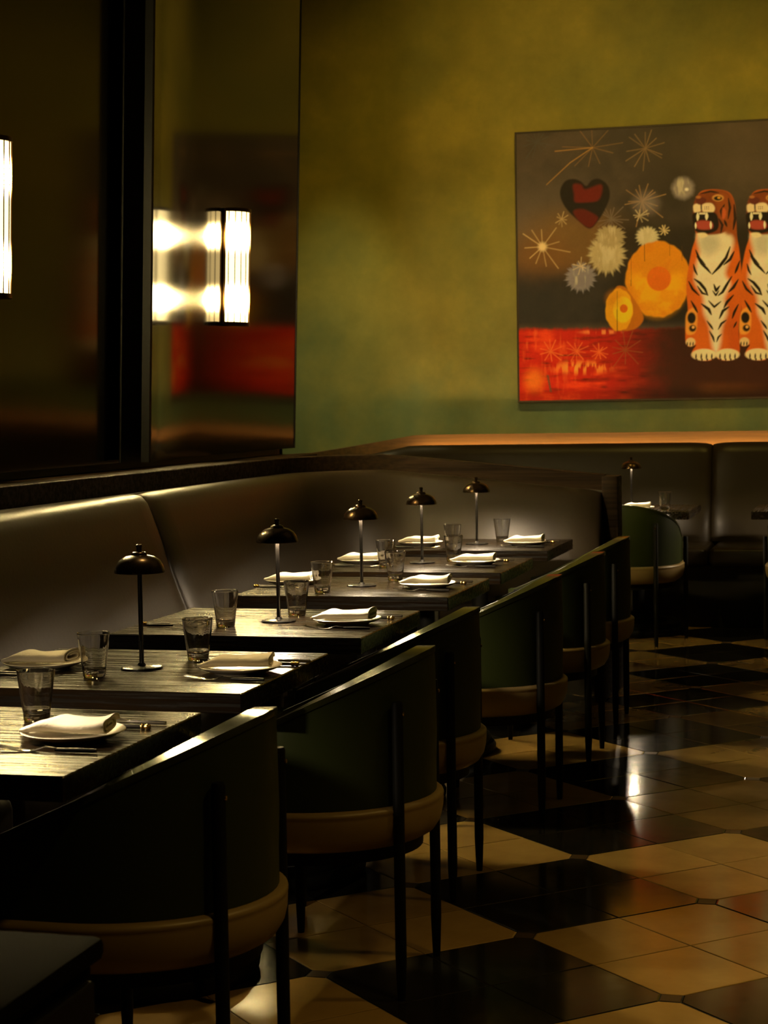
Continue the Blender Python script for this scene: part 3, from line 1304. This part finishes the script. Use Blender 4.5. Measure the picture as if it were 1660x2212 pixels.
put(red * sstep(1700, 1850, PYY) * sstep(500, 1000, PXX) * .5, (40, 14, 4))
put(red * sstep(.45, .85, .5 * STREAK + .5 * N2) * (1 - sstep(500, 1000, PXX)) * .75, (236, 70, 12))
put(red * sstep(.55, .9, N3) * (1 - sstep(200, 700, PXX)) * .4, (240, 110, 30))
put(red * ell(480, 1640, 150, 36, .7) * sstep(.4, .6, N3), (250, 150, 50))
put(red * ell(600, 1412, 110, 14, .6) * sstep(.35, .6, N3), (250, 140, 60))
put(red * ell(170, 1720, 60, 70, .7) * .7, (235, 120, 20))
put((np.abs(PXX - 268 - 12 * (PYY - 1740) / 60) < 7) * (np.abs(PYY - 1740) < 55) * .8, (90, 70, 40))
put(red * sstep(1150, 1300, PXX) * ell(1330, 1780, 260, 36, .7) * .6, (96, 50, 12))
# fireworks
burst(545, 235, 270, 9, (160, 112, 50), 2.4, .4, .35, .6, 3)
put(stroke([(545, 235), (400, 330), (245, 470)], 3, False) * .8, (176, 122, 48))
put(stroke([(545, 235), (300, 258)], 3, False) * .8, (176, 122, 48))
burst(885, 240, 150, 13, (150, 112, 62), 3, .2, .5, .7, 4)
burst(180, 200, 130, 12, (78, 76, 58), 3, .1, .5, .6, 5)
burst(865, 575, 170, 15, (170, 124, 66), 3.4, .3, .4, .85, 6)
put(ell(890, 590, 70, 60, .8) * .5, (150, 130, 110))
burst(665, 690, 120, 16, (140, 118, 92), 3, 0, .5, .6, 7)
burst(220, 865, 185, 11, (214, 168, 100), 3.4, .25, .5, .9, 8)
put(ell(220, 865, 26, 26, .6), (240, 200, 130))
burst(345, 690, 50, 9, (206, 164, 100), 3, 0, .5, .9, 9)
for cx, cy, rx, ry, col, lob, sd in ((640, 915, 112, 118, (196, 170, 110), 17, 2), (660, 800, 88, 66, (176, 150, 96), 15, 4), (470, 1060, 92, 88, (140, 126, 116), 16, 1), (900, 805, 68, 62, (206, 184, 128), 19, 3), (1125, 495, 66, 66, (150, 132, 112), 7, 1)):
    put(ell(cx, cy, rx, ry, .16 if cx != 1125 else .35, .09 if cx != 1125 else .02, sd, lob) * .92, col)
    put(ell(cx - 10, cy - 12, rx * .75, ry * .75, .5) * sstep(.42, .62, N3) * .5, (226, 204, 150))
burst(470, 990, 60, 8, (226, 190, 130), 3, .2, .5, .9, 10)
put(ell(1148, 502, 12, 10, .6), (240, 220, 180))
burst(1005, 765, 42, 9, (226, 190, 120), 4, .1, .6, .95, 11)
burst(850, 670, 62, 9, (206, 176, 120), 4, .6, .5, .8, 12)
for cx, cy, r, s in ((275, 1535, 105, 21), (445, 1535, 90, 22), (590, 1540, 70, 23), (760, 1530, 150, 24)):
    burst(cx, cy, r, 10, (240, 120, 40) if cx < 700 else (150, 84, 30), 3.2, .2, .55, .9, s)
# heart
hx, hy = (PXX - 498) / 168, -(PYY - 560) / 168
H = (hx * hx + (hy * 1.02 - .78 * np.sqrt(np.abs(hx))) ** 2)
hm = poly(crom([(505, 478), (540, 442), (590, 434), (640, 470), (658, 530), (640, 600), (590, 690), (530, 750), (460, 706), (380, 630), (340, 560), (336, 500), (370, 446), (425, 434), (470, 450)]), 7)
put(hm, (30, 20, 10))
put(hm * poly(crom([(420, 470), (470, 470), (500, 500), (600, 470), (600, 540), (560, 580), (440, 585), (425, 530)]), 12) * .95, (108, 18, 6))
put(hm * poly(crom([(420, 640), (480, 625), (560, 660), (580, 690), (530, 745), (460, 705)]), 10) * .95, (100, 18, 6))
put(hm * poly([(430, 588), (590, 580), (620, 606), (440, 612)], 8) * .9, (26, 18, 8))
# yellow discs
put(ell(965, 1075, 205, 244, .03, .012, 2, 11), (222, 132, 6))
put(ell(960, 1105, 165, 190, .35) * (1 - ell(965, 950, 200, 110, .4)) * .9, (246, 168, 10))
put(ell(972, 1072, 76, 78, .08), (226, 104, 6))
put(sstep(.5, .75, N2) * ell(965, 1075, 200, 240, .05) * .45, (206, 108, 4))
put(poly(crom([(690, 1150), (745, 1120), (800, 1180), (870, 1300), (860, 1360), (800, 1400), (720, 1380)]), 6), (196, 106, 6))
put(ell(718, 1270, 88, 136, .05, .02, 4, 7), (236, 158, 10))
put(ell(742, 1270, 62, 84, .12) * .9, (252, 196, 20))
put(ell(748, 1262, 25, 27, .12), (226, 104, 6))
put(ell(690, 1200, 50, 50, .7) * .5, (206, 120, 8))
put((np.abs(PXX - 706) < 2.5) * ((PYY > 1150) & (PYY < 1410)) * .6, (60, 30, 6))
for xx, y0, y1 in ((795, 900, 1120), (880, 850, 960), (1040, 850, 930), (1118, 860, 960), (600, 1340, 1366), (906, 1345, 1362)):
    put((np.abs(PXX - xx) < 2.5) * ((PYY > y0) & (PYY < y1)) * .5, (90, 48, 8))


def tiger(d):
    P = lambda L: [(x + d, y) for x, y in L]
    C = lambda L, s=5: poly(crom(P(L)), s)
    S = lambda L, w, s=3.: stroke(P(L), w, True, s)
    dark = (24, 14, 6)
    body = C([(1215, 640), (1225, 530), (1300, 503), (1400, 515), (1440, 560), (1455, 650), (1462, 800), (1478, 900), (1492, 1080), (1490, 1250), (1470, 1400), (1476, 1550), (1430, 1596), (1345, 1590), (1328, 1520), (1312, 1590), (1250, 1600), (1185, 1575), (1182, 1540), (1205, 1500), (1160, 1508), (1140, 1470), (1142, 1380), (1155, 1280), (1146, 1160), (1150, 1060), (1178, 900), (1206, 800), (1195, 720)])
    put(body, (214, 96, 14))
    put(body * sstep(1100, 1500, PYY) * sstep(1360 + d, 1440 + d, PXX) * .5, (186, 60, 6))
    put(body * sstep(1330 + d, 1470 + d, PXX) * (1 - sstep(780, 900, PYY)) * .75, (110, 50, 14))
    put(C([(1215, 790), (1300, 770), (1400, 780), (1440, 830), (1420, 930), (1390, 1040), (1420, 1110), (1385, 1200), (1400, 1290), (1370, 1380), (1355, 1500), (1330, 1560), (1306, 1500), (1290, 1380), (1255, 1290), (1250, 1190), (1200, 1090), (1210, 980), (1230, 900)], 22), (236, 214, 160))
    put(ell(1290 + d, 850, 62, 70, .6) * .6, (170, 164, 130))
    # hind leg and paws
    put(C([(1150, 1290), (1200, 1260), (1215, 1340), (1200, 1420), (1150, 1430), (1140, 1370)], 8), (232, 150, 50))
    put(ell(1178 + d, 1325, 26, 36, .2), dark)
    put(ell(1184 + d, 1392, 22, 22, .3), (40, 20, 8))
    put(ell(1188 + d, 1385, 9, 9, .3), (230, 170, 90))
    put(ell(1172 + d, 1480, 30, 28, .2), (226, 190, 120))
    for cx, w in ((1255, 78), (1402, 74)):
        put(ell(cx + d, 1562, w, 38, .12), (240, 214, 150))
        for k in range(4):
            x = cx - w * .62 + k * w * .42
            put(S([(x, 1556), (x - 2, 1592)], 5), dark)
            put(ell(x + d + 4, 1594, 5, 8, .3), (70, 40, 14))
    for k in range(3):
        put(S([(1152 + 18 * k, 1480), (1150 + 18 * k, 1506)], 4), dark)
    # stripes
    for L, w in (([(1212, 930), (1240, 975), (1275, 1010), (1300, 1040)], 9), ([(1420, 870), (1395, 940), (1350, 1000), (1308, 1045)], 10), ([(1445, 900), (1420, 950), (1380, 985)], 9), ([(1205, 890), (1225, 940), (1265, 985)], 8),
                 ([(1196, 1075), (1230, 1100), (1262, 1140), (1280, 1180)], 10), ([(1215, 1120), (1245, 1165), (1278, 1178)], 7), ([(1318, 1110), (1332, 1150), (1355, 1120)], 9), ([(1310, 1150), (1330, 1180), (1350, 1150)], 6), ([(1430, 1060), (1400, 1110), (1372, 1160), (1345, 1182)], 9), ([(1470, 1080), (1440, 1130), (1410, 1160)], 9),
                 ([(1160, 1090), (1185, 1140), (1225, 1180)], 8), ([(1285, 1215), (1320, 1255), (1362, 1220)], 7), ([(1240, 1235), (1285, 1270), (1302, 1305)], 10), ([(1440, 1180), (1400, 1225), (1380, 1262)], 9), ([(1412, 1255), (1375, 1280), (1352, 1330)], 9), ([(1175, 1215), (1200, 1260), (1215, 1290)], 8),
                 ([(1275, 1345), (1300, 1380), (1312, 1400)], 7), ([(1395, 1340), (1365, 1362), (1345, 1400)], 7), ([(1290, 1410), (1312, 1450), (1320, 1480)], 7), ([(1365, 1430), (1345, 1450), (1335, 1480)], 6), ([(1470, 1240), (1445, 1290), (1432, 1330)], 8), ([(1480, 960), (1462, 1010), (1450, 1040)], 8), ([(1460, 1350), (1440, 1390)], 6), ([(1190, 980), (1200, 1020), (1215, 1050)], 7)):
        put(S(L, w), dark)
    # head
    put(C([(1205, 560), (1240, 520), (1320, 505), (1400, 520), (1432, 580), (1430, 680), (1400, 760), (1340, 790), (1220, 785), (1192, 720), (1190, 620)], 8), (126, 54, 14))
    put(C([(1330, 545), (1380, 520), (1425, 570), (1440, 680), (1450, 760), (1400, 790), (1360, 700)], 16) * .8, (150, 70, 16))
    for L, w in (([(1235, 530), (1300, 515), (1350, 525)], 6), ([(1385, 600), (1365, 640), (1372, 690)], 9), ([(1410, 560), (1420, 620), (1408, 690)], 8), ([(1445, 600), (1452, 690), (1440, 760)], 9), ([(1350, 690), (1372, 730), (1362, 780)], 8), ([(1385, 700), (1400, 740)], 8)):
        put(S(L, w), (40, 18, 6))
    put(C([(1375, 620), (1395, 640), (1390, 680), (1370, 690)], 7), (190, 84, 30))
    put(C([(1195, 600), (1230, 595), (1238, 640), (1200, 650), (1190, 625)], 6), (238, 206, 146))
    put(C([(1245, 600), (1300, 590), (1325, 620), (1310, 650), (1255, 650)], 6), (238, 206, 146))
    put(C([(1205, 565), (1245, 552), (1272, 570), (1250, 596), (1218, 596)], 6), (96, 34, 20))
    put(S([(1240, 595), (1240, 640)], 4), dark)
    put(ell(1345 + d, 557, 36, 22, .2), (206, 140, 60))
    put(ell(1345 + d, 560, 26, 14, .25), dark)
    put(ell(1351 + d, 556, 10, 7, .4), (220, 150, 40))
    put(ell(1222 + d, 552, 16, 9, .4), (170, 100, 40))
    put(C([(1190, 655), (1260, 648), (1330, 655), (1350, 720), (1335, 765), (1275, 785), (1205, 768), (1186, 710)], 6), (22, 8, 4))
    put(C([(1210, 712), (1250, 700), (1305, 712), (1310, 750), (1260, 760), (1215, 750)], 8), (170, 64, 44))
    for x, y0, y1, w in ((1218, 652, 700, 9), (1274, 652, 696, 10), (1205, 752, 716, 6), (1300, 752, 708, 7)):
        put(S([(x, y0), (x, (y0 + y1) / 2), (x - 1, y1)], w), (244, 224, 170))
    for k in range(4):
        put(ell(1232 + 10 * k + d, 656, 5, 7, .3), (236, 214, 160))
    put(C([(1215, 785), (1260, 780), (1280, 800), (1240, 812)], 6), (240, 212, 150))
    for k in range(6):
        put(ell(1262 + 12 * (k % 3) + d, 615 + 12 * (k // 3), 3, 3, .4), (90, 40, 14))


tiger(335)
tiger(0)
IMG *= (.9 + .2 * N2)[..., None] * (.95 + .1 * vnoise(.2, .2, 1, 9))[..., None]
ALB = np.clip(IMG * np.array(PAINT_GAIN), .002, .92)
t = thing('painting', 'large oil painting of seated roaring tigers, a heart and fireworks above a red floor', 'painting', ((CX0 + CX1) / 2, WY - .045, (CZ0 + CZ1) / 2))
W2, H2 = (CX1 - CX0) / 2, (CZ1 - CZ0) / 2
me = bpy.data.meshes.new('painted_canvas')
nv = NXP * NZP
co = np.zeros((nv, 3), np.float32)
co[:, 0] = (gx - (CX0 + CX1) / 2).ravel()
co[:, 2] = (gz - (CZ0 + CZ1) / 2).ravel()
idx = np.arange(nv).reshape(NZP, NXP)
q = np.stack([idx[:-1, :-1], idx[:-1, 1:], idx[1:, 1:], idx[1:, :-1]], -1).reshape(-1, 4)
me.vertices.add(nv)
me.vertices.foreach_set('co', co.ravel())
me.loops.add(q.size)
me.loops.foreach_set('vertex_index', q.ravel().astype(np.int32))
me.polygons.add(len(q))
me.polygons.foreach_set('loop_start', np.arange(0, q.size, 4, dtype=np.int32))
me.update(calc_edges=True)
me.validate()
at = me.color_attributes.new('paint', 'FLOAT_COLOR', 'POINT')
at.data.foreach_set('color', np.concatenate([ALB.reshape(-1, 3), np.ones((nv, 1))], 1).astype(np.float32).ravel())
me.materials.append(M_PAINT)
o = bpy.data.objects.new('painted_canvas', me)
COL.objects.link(o)
o.parent = t
obj('stretcher', *box(-W2, W2, .0005, .045, -H2, H2), M_CANVASSIDE, t)
e = .012
for x0, x1, z0, z1 in ((-W2 - e, W2 + e, H2, H2 + e), (-W2 - e, W2 + e, -H2 - e, -H2), (-W2 - e, -W2, -H2, H2), (W2, W2 + e, -H2, H2)):
    obj('frame_edge', *box(x0, x1, -.004, .045, z0, z1), M_CANVASSIDE, t)
